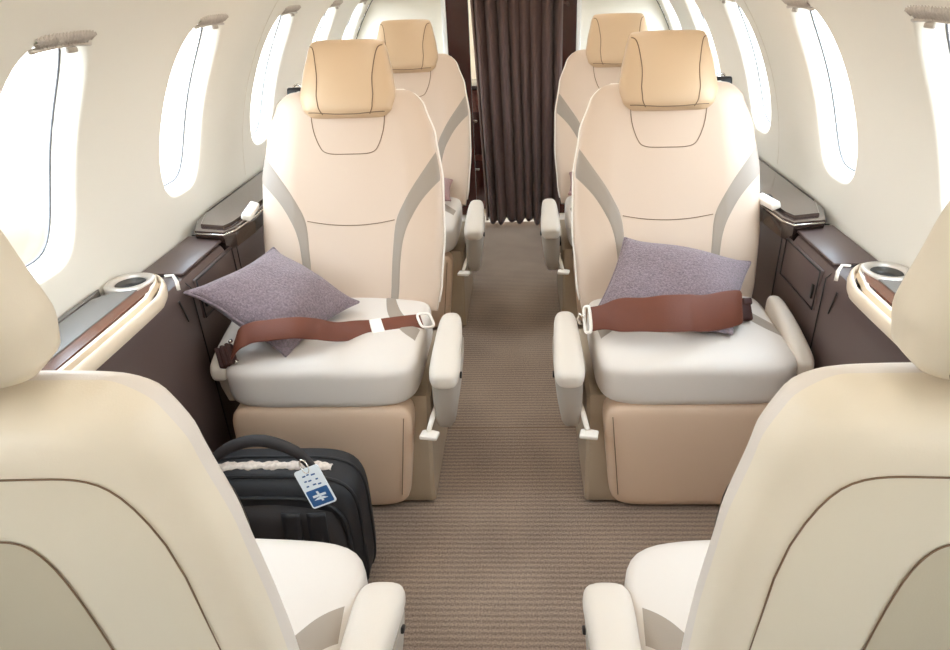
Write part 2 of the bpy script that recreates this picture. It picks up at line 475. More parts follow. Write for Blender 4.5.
# ------------------------------------------------------------------ seats
BL = 0.66      # backrest length
WT = [(0, 0.262), (0.12, 0.275), (0.35, 0.287), (0.6, 0.285), (0.8, 0.264), (0.93, 0.232), (1.0, 0.208)]
WT_NEAR = [(0, 0.248), (0.4, 0.246), (0.65, 0.238), (0.86, 0.220), (0.95, 0.203), (1.0, 0.186)]
WT_CUR = [WT]
def back_w(t): return interp(WT_CUR[0], t)
BLC = [BL]
def edge_fall(t):                           # thickness closes at top and bottom
    a = 1.0
    if t > 0.90: a *= max(0.0, 1 - ((t - 0.90) / 0.10) ** 2.6) ** (1 / 2.6)
    if t < 0.06: a *= max(0.0, 1 - ((0.06 - t) / 0.06) ** 2.2 * 0.6) ** 0.5
    return a
def side_fall(t):
    if t > 0.90: return 0.80 + 0.20 * max(0.0, 1 - ((t - 0.90) / 0.10) ** 2.6) ** (1 / 2.6)
    return 1.0
def back_front(u, t):                       # local: x, y(front is -y), z along the back
    n = 5.0
    prof = max(0.0, 1 - abs(u) ** n) ** (1 / n)
    dish = 0.012 * (1 - min(1, abs(u) / 0.62) ** 3) * sin(min(1, max(0, t)) * pi) 
    lumbar = 0.012 * math.exp(-((t - 0.22) / 0.18) ** 2)
    y = -(0.045 * prof + lumbar * prof) * edge_fall(t) + dish * edge_fall(t)
    return Vector((back_w(t) * side_fall(t) * u, y, t * BLC[0]))
def back_rear(u, t):
    n = 3.2
    prof = max(0.0, 1 - abs(u) ** n) ** (1 / n)
    y = 0.070 * prof * edge_fall(t)
    return Vector((back_w(t) * side_fall(t) * u, y, t * BLC[0]))

def normal_of(fn, u, t, sgn):
    e = 1e-3
    a = fn(min(u + e, 0.999), t) - fn(max(u - e, -0.999), t); b = fn(u, min(t + e, 0.999)) - fn(u, max(t - e, 0.001))
    n = a.cross(b)
    if n.length < 1e-12: return Vector((0, sgn, 0))
    n.normalize()
    if n.y * sgn < 0: n = -n
    return n

def surf_line(mb, fn, path, sgn, r=0.0016, n=48, lift=0.0004, smooth=True):
    pts = crom([(p[0], p[1], 0) for p in path], n)
    mb.tube([fn(p.x, p.y) + normal_of(fn, p.x, p.y, sgn) * lift for p in pts], r, 6)
def surf_band(mb, fn, A, B, sgn, n=48, m=6, lift=0.0014):
    a = crom([(p[0], p[1], 0) for p in A], n); b = crom([(p[0], p[1], 0) for p in B], n)
    pts = []
    for p, q in zip(a, b):
        row = []
        for k in range(m + 1):
            w = p.lerp(q, k / m); u = max(-0.985, min(0.985, w.x))
            l = lift if 0 < k < m else 0.0
            row.append(fn(u, w.y) + normal_of(fn, u, w.y, sgn) * (l + 0.0002))
        pts.append(row)
    mb.grid(pts)

def make_seat(name, loc, rz, side, recline, label, group, dy_back=0.0, head_up=0.0, arm_dy=0.0, near=False):
    """side=+1: aisle armrest at local +x.  The seat faces local -y."""
    s = side; WT_CUR[0] = WT_NEAR if near else WT; BLC[0] = 0.588 if near else 0.690; BL = BLC[0]
    root = empty(name, loc, rz, label, 'seat', group)
    mx = lambda V: V
    # --- pedestal base: shroud with a wedge side towards the aisle
    b = MB()
    prof = [(0.0, 0.012), (-0.008, 0.05), (0.06, 0.34), (0.46, 0.34), (0.50, 0.012)]
    rings = []
    for x, k in ((-0.235, 0.97), (-0.225, 1), (0.0, 1), (0.262, 1), (0.272, 0.97)):
        rings.append([Vector((s * x, 0.27 + (y - 0.27) * k, z if z < 0.2 else 0.34 - (1 - k) * 0.3)) for y, z in prof])
    b.loft(rings); o = b.build('pedestal', 'base', root, flat_angle=35)
    MB().box((0.0, 0.26, 0.006), (0.44, 0.4, 0.012), 0.003).build('floor_plate', 'dark', root)
    # recess slot on the aisle face
    MB().box((s * 0.273, 0.20, 0.235), (0.006, 0.012, 0.07), 0.002).build('release_slot', 'white_pl', root)
    # --- leg rest pad
    b = MB().sq((-0.020 * s, 0.036, 0.181), (0.256, 0.056, 0.172), 8, 20)
    for v in b.V:                                       # tucks in towards the floor, tapers on the aisle side
        k = (0.355 - v.z) / 0.32
        v.y -= 0.012 * max(0, k)
        v.x -= s * 0.034 * max(0, k) * min(1, (0.25 + v.x * s) / 0.5)
    lr = b.build('leg_rest', 'leather_leg', root)
    lp = []
    for zz in [0.06 + 0.26 * q / 12 for q in range(13)]:
        k = (0.355 - zz) / 0.32
        lp.append(Vector((s * (0.213 - 0.034 * k), -0.0202 - 0.012 * k, zz)))
    MB().tube(lp, 0.0013, 6).build('stitch_line', 'stitch', lr)
    # --- cushion
    cd = (0.268, 0.245, 0.068); cc = ((0.026 if near else -0.018) * s, 0.235 if near else 0.225, 0.408)
    N_ = 6.0
    def top(x, y):
        k = 1 - (abs(x - cc[0]) / cd[0]) ** N_ - (abs(y - cc[1]) / cd[1]) ** N_
        return cc[2] + cd[2] * max(0, k) ** (1 / N_)
    def warp(v):
        fr = max(0, (0.22 - v.y) / 0.24)
        v.z += 0.004 - 0.008 * fr ** 2 + 0.012 * math.exp(-(v.x / 0.2) ** 2) * (1 if v.z > cc[2] else 0)
        return v
    b = MB().sq(cc, cd, N_, 26)
    for v in b.V: warp(v)
    cu = b.build('seat_cushion', 'leather_seat', root)
    def ctop(u, t):      # u -1..1, t 0 (front) .. 1 (rear)
        x = cc[0] + u * cd[0]; y = cc[1] - cd[1] + 2 * cd[1] * t
        return warp(Vector((x, y, top(x, y))))
    def cband(sx):
        A = [(sx * 0.45, 0.90), (sx * 0.56, 0.62), (sx * 0.76, 0.42), (sx * 0.93, 0.33)]
        B = [(sx * 0.55, 0.90), (sx * 0.68, 0.68), (sx * 0.84, 0.53), (sx * 0.95, 0.47)]
        mb = MB(); a = crom([(p[0], p[1], 0) for p in A], 30); c_ = crom([(p[0], p[1], 0) for p in B], 30)
        mb.grid([[ctop(p.lerp(q, k / 6).x, p.lerp(q, k / 6).y) + Vector((0, 0, 0.0014 if 0 < k < 6 else 0.0002)) for k in range(7)] for p, q in zip(a, c_)])
        mb.build('accent_stripe', 'stripe', cu)
    cband(1); cband(-1)
    lp = [warp(Vector((x * 1.0, 0.225 - cd[1] * 0.985 * (1 - (abs(x) / cd[0]) ** N_) ** (1 / N_) + 0.002, 0.452))) for x in [-0.255 + 0.51 * q / 40 for q in range(41)]]
    # --- backrest assembly
    piv = Matrix.Translation(Vector((0, 0.425 + dy_back, 0.43))) @ Matrix.Rotation(-radians(recline), 4, 'X')
    def grid_surface(fn, nu=61, nt=61):
        us = [sin(pi / 2 * (-1 + 2 * i / (nu - 1))) for i in range(nu)]
        us = [max(-1, min(1, u)) for u in us]
        ts = [0.5 - 0.5 * cos(pi * j / (nt - 1)) for j in range(nt)]
        return [[fn(u, t) for u in us] for t in ts]
    br = MB().grid(grid_surface(back_front)).build('backrest', 'leather_seat' if near else 'leather', root)
    br.matrix_local = piv
    sh = MB().grid(grid_surface(back_rear)).build('back_shell', 'shell', root)
    sh.matrix_local = piv
    # seams, front
    mb = MB()
    surf_line(mb, back_front, [(-0.52, 0.95), (-0.44, 0.84), (-0.35, 0.75), (-0.25, 0.715), (0, 0.710), (0.25, 0.715), (0.35, 0.75), (0.44, 0.84), (0.52, 0.95)], -1, 0.0014, 80)
    mb.build('yoke_seam', 'stitch', br)
    mb = MB()
    surf_line(mb, back_front, [(-0.48, 0.412), (-0.25, 0.397), (0, 0.391), (0.25, 0.397), (0.48, 0.412)], -1, 0.0014, 40)
    mb.build('waist_seam', 'stitch', br)
    for q in (-1, 1):
        mb = MB()
        surf_band(mb, back_front, [(q * 0.99, 0.715), (q * 0.76, 0.60), (q * 0.59, 0.49), (q * 0.495, 0.40), (q * 0.465, 0.27), (q * 0.45, 0.02)],
                  [(q * 0.99, 0.59), (q * 0.80, 0.505), (q * 0.675, 0.425), (q * 0.59, 0.345), (q * 0.555, 0.24), (q * 0.54, 0.02)], -1, 60, 8)
        mb.build('accent_stripe', 'stripe', br)
    lp = [back_front(-1, t) + Vector((-0.0010, 0.001, 0)) for t in [0.04 + 0.94 * i / 50 for i in range(51)]]
    tp = [back_front(1 - 2 * i / 20, 1.0) + Vector((0, 0.001, 0.0010)) for i in range(21)]
    rt = [Vector((-p.x, p.y, p.z)) for p in lp]
    if not near: MB().tube(lp + tp[::-1] + rt[::-1], 0.0042, 8).build('piping', 'white_pl', br)
    # seams + panels, rear
    def upatch(U, T0, T1, n, lift, name_, m_, par):
        mb = MB(); pts = []
        for i in range(41):
            a = sin(pi / 2 * (-1 + 2 * i / 40)); col = []
            tt = T0 + (T1 - T0) * (max(0, 1 - abs(a) ** n)) ** (1 / n)
            for j in range(25):
                t = T0 + (tt - T0) * j / 24
                u = a * (U + 0.0)
                col.append(back_rear(u, t) + normal_of(back_rear, u, t, 1) * lift)
            pts.append(col)
        p = mb.grid(pts).build(name_, m_, par)
        edge = [pt[-1] for pt in pts]
        mb = MB().tube([e + Vector((0, 0.0004, 0)) for e in edge], 0.0011, 6)
        mb.build('panel_seam', 'stitch', p)
        return p
    upatch(0.82, 0.06, 0.885, 9.0, 0.0008, 'back_panel', 'shell_mid', sh)
    upatch(0.33, 0.06, 0.74, 6.0, 0.0022, 'seat_pocket', 'shell_in', sh)
    # --- headrest
    HT = [(0, 0.122), (0.10, 0.144), (0.26, 0.154), (0.55, 0.143), (0.85, 0.127), (1, 0.118)]
    HT = [(a, b * (0.82 if near else 0.975)) for a, b in HT]; HL = 0.225 if near else 0.242; z0 = (BL - 0.02 if near else BL - 0.093) + head_up
    def cap(t): return max(0.0, 1 - abs(2 * t - 1) ** 6.0) ** (1 / 3.0)
    def hfront(u, t):
        n = 4.0; pf = max(0.0, 1 - abs(u) ** n) ** (1 / n)
        y = -0.055 + 0.004 - (0.050 * pf + 0.006 * (1 - u * u)) * cap(t) + 0.02 * t - 0.006 * sin(t * pi) * (1 - u * u)
        return Vector((interp(HT, t) * (0.93 + 0.07 * cap(t)) * u, y, z0 + HL * t))
    def hrear(u, t):
        n = 3.0; pf = max(0.0, 1 - abs(u) ** n) ** (1 / n)
        y = -0.055 + 0.004 + 0.058 * pf * cap(t) + 0.02 * t
        return Vector((interp(HT, t) * (0.93 + 0.07 * cap(t)) * u, y, z0 + HL * t))
    hr = MB().grid(grid_surface(hfront, 45, 41)).build('headrest', 'shell' if near else 'leather_tan', root)
    MB().grid(grid_surface(hrear, 45, 41)).build('headrest_shell', 'shell', hr)
    hr.matrix_local = piv @ Matrix.Translation(Vector((0, 0.026 + 0.03 * (head_up > 0), 0)))
    for q in (-1, 1):
        mb = MB()
        surf_line(mb, hfront, [(q * 0.93, 0.90), (q * 0.80, 0.84), (q * 0.64, 0.60), (q * 0.58, 0.35), (q * 0.60, 0.03)], -1, 0.0015, 40)
        surf_line(mb, hrear, [(q * 0.80, 0.05), (q * 0.80, 0.4), (q * 0.78, 0.8), (q * 0.60, 0.93)], 1, 0.0015, 40)
        mb.build('stitch_line', 'stitch', hr)
    mb = MB(); surf_line(mb, hfront, [(-0.9, 0.06), (-0.4, 0.035), (0, 0.03), (0.4, 0.035), (0.9, 0.06)], -1, 0.0013, 30); mb.build('bottom_seam', 'stitch', hr)
    for q in (-1, 1):
        st = MB().tube([(q * 0.06, 0.01, BL - 0.12), (q * 0.06, 0.0, z0 + 0.10)], 0.006, 8).build('headrest_post', 'chrome', root)
        st.matrix_local = piv
    # --- shoulder belt guide, outboard top
    g = MB().box((-s * 0.178, 0.030, BL + 0.006), (0.060, 0.04, 0.034), 0.008)
    g = g.build('belt_guide', 'dark', root); g.matrix_local = piv
    MB().tube([(-s * 0.178 + 0.014 * cos(a), 0.030, BL + 0.022 + 0.014 * sin(a)) for a in [pi * q / 10 for q in range(11)]], 0.003, 6).build('guide_loop', 'chrome', g)
    # --- aisle armrest
    def arm(x, name_, y0, y1, hw, ztop, drop, low):
        b = MB(); rings = []
        n = 18
        for i in range(n + 1):
            f = i / n; y = y0 + (y1 - y0) * (0.5 - 0.5 * cos(pi * f))
            g_ = (y - y0) / (y1 - y0)
            e = max(0.0, 1 - abs(2 * g_ - 1) ** 7) ** (1 / 2.6)
            zt = ztop - drop * (1 - g_) ** 1.7; zb = zt - 0.075 + 0.022 * (1 - g_)
            zc = (zt + zb) / 2; hz = (zt - zb) / 2
            ring = []
            for k in range(24):
                a, c = sup(2 * pi * k / 24, 3.2)
                ring.append(Vector((x + hw * (0.35 + 0.65 * e) * (0.74 + 0.26 * (1 - g_)) * a, y, zc + hz * (0.45 + 0.55 * e) * c)))
            rings.append(ring)
        b.loft(rings); pad = b.build(name_, 'arm_pad', root)
        return pad
    pad = arm(s * 0.326, 'armrest', -0.03 + arm_dy, 0.26 + arm_dy * 0.7, 0.043, 0.512, 0.050, True)
    b = MB()                                       # housing below the pad
    rings = []
    for z, ya, yb, hw in ((0.44, -0.022, 0.25, 0.0385), (0.40, -0.020, 0.24, 0.0385), (0.34, -0.008, 0.22, 0.035), (0.275, 0.008, 0.20, 0.028), (0.262, 0.020, 0.19, 0.022)):
        rings.append([Vector((s * 0.326 + hw * a - s * 0.010 * max(0, (0.42 - z) / 0.15), arm_dy * 0.85 + (ya + yb) / 2 + (yb - ya) / 2 * c, z)) for a, c in [sup(2 * pi * k / 28, 4.5) for k in range(28)]])
    b.loft(rings); hs = b.build('armrest_housing', 'arm_shell', root, flat_angle=50)
    MB().box((s * 0.366, 0.04 + arm_dy, 0.42), (0.006, 0.018, 0.010), 0.002, rot=Matrix.Rotation(0.5, 4, 'X')).build('recline_button', 'dark', hs)
    b = MB().tube([(s * 0.292, 0.10, 0.30), (s * 0.284, 0.02, 0.302), (s * 0.276, -0.030, 0.285)], [0.008, 0.008, 0.007], 8)
    b.prism([(-0.024, -0.010), (0.024, -0.018), (0.030, 0.012), (0.0, 0.024), (-0.018, 0.02)], 0, 0.012, 0.003, mtx=Matrix.Translation((s * 0.276, -0.042, 0.272)))
    b.build('latch_lever', 'white_pl', root)
    # --- window side armrest, lower and slimmer
    pad = arm(-s * (0.280 if near else 0.292), 'armrest', 0.02, 0.33, 0.030, 0.522, 0.06, False)
    b = MB(); rings = []
    for z, ya, yb, hw in ((0.45, 0.035, 0.31, 0.026), (0.38, 0.045, 0.30, 0.026), (0.33, 0.06, 0.28, 0.022)):
        rings.append([Vector((-s * (0.277 if near else 0.289) + hw * a, (ya + yb) / 2 + (yb - ya) / 2 * c, z)) for a, c in [sup(2 * pi * k / 28, 4.5) for k in range(28)]])
    b.loft(rings); b.build('armrest_housing', 'arm_shell', root, flat_angle=50)
    # links that carry the armrests
    for q, zz in ((1, 0.33), (-1, 0.36)):
        MB().box((s * q * 0.275, 0.22, zz - 0.01), (0.06, 0.08, 0.02), 0.006).build('armrest_bracket', 'dark', root)
    return root

SX = 0.505
G1 = 'cream cabin seats facing the camera'
seat2L = make_seat('executive_seat', (-0.483, 1.50, 0), 0, 1, 25, 'cream leather seat left of the aisle holding a diamond-turned purple-grey pillow and brown lap belt', G1)
seat2R = make_seat('executive_seat', (0.500, 1.50, 0), 0, -1, 25, 'cream leather seat right of the aisle with wide brown belt across a purple-grey pillow', G1)
def copy_tree(o, parent=None):
    c = o.copy(); COL.objects.link(c); c.parent = parent
    for ch in list(o.children): copy_tree(ch, c)
    return c
for src, lab, x in ((seat2L, 'partly hidden cream seat behind the left front-facing one, next to the curtain', -0.475), (seat2R, 'partly hidden cream seat behind the right front-facing one, next to the curtain', 0.495)):
    c = copy_tree(src); c.location = (x, 2.64, 0); c['label'] = lab; c['group'] = G1
G2 = 'near cream seats seen from behind'
nearL = make_seat('executive_seat', (-0.515, 0.885, 0), pi, -1, 4, 'cream seat turned away from the camera in the bottom left corner, back shell showing', G2, dy_back=-0.13, head_up=0.03, arm_dy=0.115, near=True)
nearR = make_seat('executive_seat', (0.515, 0.885, 0), pi, 1, 4, 'cream seat turned away from the camera in the bottom right corner, back shell showing', G2, dy_back=-0.13, head_up=0.03, arm_dy=0.115, near=True)

# ------------------------------------------------------------------ pillows
def pillow(name, c, T, label, m='pillow', bow=0.06, corner=None, group=None):
    """c: four corners (world) in order; puffed quad"""
    c = [Vector(p) for p in c]; ctr = sum(c, Vector()) / 4
    nrm = (c[2] - c[0]).cross(c[3] - c[1]).normalized()
    if nrm.z < 0: nrm = -nrm
    root = empty(name, ctr, 0, label, 'pillow', group)
    n = 36
    def pt(a, b, sg):
        u = (a + 1) / 2; v = (b + 1) / 2
        a2 = a * (1 - bow * (1 - b * b) * 1.0); b2 = b * (1 - bow * (1 - a * a))
        u = (a2 + 1) / 2; v = (b2 + 1) / 2
        p = c[0] * (1 - u) * (1 - v) + c[1] * u * (1 - v) + c[2] * u * v + c[3] * (1 - u) * v
        th = T * ((1 - abs(a) ** 2.4) * (1 - abs(b) ** 2.4)) ** 0.5
        w = 0.006 * noise.noise(Vector((a * 1.7, b * 1.7, sg * 3 + c[0].x * 5))) + 0.010 * sin(a * 3 + b * 2) * (1 - a * a)
        return p + nrm * (sg * th + w) - ctr
    mb = MB()
    g = [-1 + 2 * i / n for i in range(n + 1)]; g = [sin(pi / 2 * x) for x in g]
    for sg in (1, -1): mb.grid([[pt(a, b, sg) for b in g] for a in g])
    mb.build('cover', m, root)
    lp = [pt(a, -1, 1) for a in g] + [pt(1, b, 1) for b in g[1:]] + [pt(a, 1, 1) for a in g[::-1][1:]] + [pt(-1, b, 1) for b in g[::-1][1:-1]]
    MB().tube(lp, 0.0045, 7, closed=True).build('piping', m, root)
    return root
pilL = pillow('throw_pillow', [(-0.822, 1.560, 0.665), (-0.585, 1.540, 0.486), (-0.440, 1.80, 0.520), (-0.695, 1.88, 0.665)], 0.066,
       'purple-grey knitted pillow lying corner-up on the left seat cushion', bow=0.12)
pilR = pillow('throw_pillow', [(0.250, 1.70, 0.510), (0.615, 1.610, 0.500), (0.725, 1.87, 0.600), (0.36, 1.92, 0.662)], 0.062,
       'purple-grey knitted pillow propped flat against the right seat back under a wide belt')
pillow('throw_pillow', [(-0.60, 2.86, 0.525), (-0.262, 2.86, 0.515), (-0.27, 3.06, 0.55), (-0.60, 3.10, 0.66)], 0.040,
       'small rosy pillow corner showing on the far left seat', m='pillow_pk')
pillow('throw_pillow', [(0.255, 2.88, 0.525), (0.60, 2.86, 0.525), (0.60, 3.10, 0.66), (0.27, 3.06, 0.57)], 0.040,
       'small rosy pillow corner showing on the far right seat', m='pillow_pk')

# ------------------------------------------------------------------ lap belts (part of their seats)
from mathutils.bvhtree import BVHTree
def drape(C_, objs, up):
    bpy.context.view_layer.update()
    up = Vector(up).normalized(); trees = []
    for o in objs:
        for q in [o] + list(o.children_recursive):
            if q.type == 'MESH' and not q.name.startswith(('armrest', 'accent')):
                mw = q.matrix_world
                trees.append(BVHTree.FromPolygons([mw @ v.co for v in q.data.vertices], [tuple(p.vertices) for p in q.data.polygons]))
    hs = []
    for p in C_:
        best = 0.0
        for t in trees:
            h = t.ray_cast(p + up * 0.14, -up, 0.24)
            if h[0] is not None: best = max(best, 0.14 - h[3] + 0.010) if best else 0.14 - h[3] + 0.010
        hs.append(best)
    n = len(hs)
    mx = [max(hs[max(0, i - 1):i + 2]) for i in range(n)]
    for _ in range(160):
        mx = [mx[0]] + [max(hs[i], 0.5 * (mx[i - 1] + mx[i + 1]) - 0.00002) for i in range(1, n - 1)] + [mx[-1]]
    for _ in range(5): mx = [mx[0]] + [(mx[i - 1] + 2 * mx[i] + mx[i + 1]) / 4 for i in range(1, n - 1)] + [mx[-1]]
    return [p + up * h for p, h in zip(C_, mx)]
def ribbon(name, pts, wid, m, par, th=0.003, n=60, loc0=None, on=None, up=(0.25, -0.7, 0.6)):
    C_ = crom(pts, n)
    if on: C_ = drape(C_, on, up)
    global LASTC
    LASTC = [p.copy() for p in C_]
    W_ = crom(wid, n) if isinstance(wid[0], (tuple, list)) else [Vector(wid)] * n
    rings = []
    for i, p in enumerate(C_):
        t = (C_[min(i + 1, n - 1)] - C_[max(i - 1, 0)]).normalized()
        w = W_[i]; wl = w.length; w = (w - t * w.dot(t)).normalized() * wl
        nn = t.cross(w).normalized()
        p = p - loc0
        q = w / 2
        rings.append([p - q + nn * th * .3, p - q * 0.9 + nn * th, p + q * 0.9 + nn * th, p + q + nn * th * .3, p + q - nn * th * .3, p + q * 0.9 - nn * th, p - q * 0.9 - nn * th, p - q - nn * th * .3])
    return MB().loft(rings).build(name, m, par, flat_angle=60)
def ring_plate(name, c, ax, ay, hw, hh, r, m, par, n=28):
    pts = []
    for k in range(n):
        a, b = sup(2 * pi * k / n, 4)
        pts.append(c + ax * hw * a + ay * hh * b)
    return MB().tube(pts, r, 8, closed=True).build(name, m, par)
o = seat2L.location
be = ribbon('seat_belt', [(-0.725, 1.510, 0.520), (-0.675, 1.530, 0.555), (-0.61, 1.52, 0.575), (-0.55, 1.525, 0.578), (-0.50, 1.55, 0.560), (-0.454, 1.581, 0.54), (-0.41, 1.625, 0.525), (-0.365, 1.668, 0.51), (-0.29, 1.70, 0.505), (-0.235, 1.718, 0.505)],
            [(0.01, 0.035, 0.044)] * 5 + [(0, 0.036, 0.040)] * 2 + [(0, 0.044, 0.024)] * 3, 'brown', seat2L, loc0=o, on=[seat2L, pilL], n=90)
def along(k): return LASTC[int(k * (len(LASTC) - 1))].copy()
tw = (along(0.86) - along(0.76)).normalized()
def frame(p, t, nrm):
    t = t.normalized(); nrm = Vector(nrm); nrm = (nrm - t * nrm.dot(t)).normalized(); b_ = nrm.cross(t)
    return Matrix(((t.x, b_.x, nrm.x, p.x), (t.y, b_.y, nrm.y, p.y), (t.z, b_.z, nrm.z, p.z), (0, 0, 0, 1)))
def boxat(mtx, d, bev):
    mb = MB().box((0, 0, 0), d, bev); mb.V = [mtx @ v for v in mb.V]; return mb
boxat(frame(along(0.79) - o, along(0.82) - along(0.76), (0, -0.5, 0.8)), (0.036, 0.050, 0.014), 0.004).build('buckle', 'white_pl', be)
F_ = frame(along(1.0) - o + Vector((0.012, 0, 0.004)), along(1.0) - along(0.95), (0, -0.5, 0.8))
MB().tube([F_ @ Vector((0.022 * a_, 0.026 * b_, 0)) for a_, b_ in [sup(2 * pi * k / 28, 4) for k in range(28)]], 0.0040, 8, closed=True).build('belt_ring', 'white_pl', be)
F_ = frame(along(0.02) - o + Vector((-0.012, -0.012, 0.0)), Vector((1, 0.05, 0.45)), (0, -0.75, 0.65))
lb = boxat(F_, (0.050, 0.056, 0.020), 0.006)
for q in (-0.016, 0.0, 0.016):
    m2 = boxat(F_ @ Matrix.Translation((q, 0, 0.002)), (0.010, 0.060, 0.024), 0.004); lb.add(m2.V, m2.F)
lb.build('belt_tongue', 'dkbrown', be)
for yy in (-0.030, 0.030):
    MB().tube([F_ @ Vector((0.026, yy, 0.006)), F_ @ Vector((0.034, yy, 0.010))], 0.005, 8).build('belt_pin', 'chrome', be)

o = seat2R.location
be = ribbon('seat_belt', [(0.236, 1.650, 0.528), (0.27, 1.63, 0.545), (0.312, 1.611, 0.56), (0.37, 1.585, 0.573), (0.422, 1.575, 0.580), (0.485, 1.582, 0.578), (0.546, 1.602, 0.57), (0.62, 1.650, 0.558), (0.69, 1.70, 0.545)],
            [(0, 0.035, 0.058)] * 2 + [(0, 0.055, 0.072)] * 2 + [(0, 0.060, 0.078)] * 4 + [(0, 0.045, 0.062)], 'brown', seat2R, loc0=o, on=[seat2R, pilR], n=90)
F_ = frame(along(0.0) - o + Vector((-0.006, 0, 0.0)), along(0.08) - along(0.0), (0, -0.8, 0.6))
MB().tube([F_ @ Vector((0.010 * a_, 0.036 * b_, 0)) for a_, b_ in [sup(2 * pi * k / 28, 4) for k in range(28)]], 0.0050, 8, closed=True).build('buckle', 'white_pl', be)
MB().tube([F_ @ Vector(p) for p in ((-0.030, -0.010, -0.012), (-0.034, 0.008, -0.004), (-0.022, 0.020, 0.004), (-0.008, 0.008, 0.004))], 0.004, 8).build('belt_hook', 'chrome', be)
F_ = frame(along(0.985) - o + Vector((0.012, -0.014, 0.004)), Vector((1, 0.35, -0.12)), (0, -0.8, 0.6))
lb = boxat(F_, (0.040, 0.062, 0.022), 0.008)
m2 = boxat(F_ @ Matrix.Translation((0.006, 0.024, 0.006)), (0.030, 0.022, 0.020), 0.006); lb.add(m2.V, m2.F)
lb.build('belt_tongue', 'dkbrown', be)

# ------------------------------------------------------------------ side consoles
def xs(pts, s): return [(s * p[0], p[1]) for p in pts][::(1 if s > 0 else -1)]
def console(s):
    L_ = 'left' if s < 0 else 'right'
    t = empty('side_console', (s * 0.9, 1.3, 0), 0, 'dark brown leather side ledge running along the %s cabin wall' % L_, 'console')
    o = t.location
    def shift(mb):
        for v in mb.V: v -= o
        return mb
    # body: profile lofted along the wall with rounded top edge
    prof = [(0.845, 0.0), (0.838, 0.30), (0.832, 0.62), (0.836, 0.665), (0.846, 0.683), (0.865, 0.69), (0.963, 0.69), (0.963, 0.5), (0.92, 0.35), (0.86, 0.2), (0.86, 0.0)]
    rings = [[Vector((s * x, y, z)) for x, z in prof] for y in (-0.6, 0.3, 1.2, 1.5, 1.862, 1.8625, 2.4, 2.76, 2.7605, 4.1)]
    for ring in rings[5:8]:
        for v in ring: v.z = min(v.z, 0.652)
    shift(MB().loft(rings)).build('body', 'console', t, flat_angle=40)
    # flip-up door between the tray ledges
    lid = MB()
    lid.box((s * 0.905, 1.765, 0.692), (0.118, 0.30, 0.008), 0.003)
    shift(lid).build('lid', 'console', t)
    dr = MB()
    dr.box((s * 0.834, 1.765, 0.610), (0.010, 0.26, 0.115), 0.004)
    dr = shift(dr).build('door', 'console', t)
    dp = MB().tube([Vector((s * 0.8275, y, z)) - o for y, z in ((1.64, 0.665), (1.64, 0.555), (1.89, 0.555), (1.89, 0.665), (1.64, 0.665))], 0.0022, 5)
    dp.build('door_gap', 'dark', dr)
    dp = MB().box(Vector((s * 0.826, 1.66, 0.60)) - o, (0.006, 0.012, 0.04), 0.002); dp.build('latch', 'dark', dr)
    shift(MB().tube([(s * 0.835, 1.605, 0.05), (s * 0.829, 1.605, 0.66), (s * 0.86, 1.605, 0.6925), (s * 0.96, 1.605, 0.6925)], 0.0018, 5)).build('panel_gap', 'dark', t)
    shift(MB().tube([(s * 0.835, 1.93, 0.05), (s * 0.829, 1.93, 0.66), (s * 0.86, 1.93, 0.6925), (s * 0.96, 1.93, 0.6925)], 0.0018, 5)).build('panel_gap', 'dark', t)
    shift(MB().box((s * 0.828, 1.54, 0.62), (0.003, 0.006, 0.07), 0.001, rot=Matrix.Rotation(0.3, 4, 'X'))).build('slot', 'dark', t)
    return t
for s in (-1, 1): console(s)

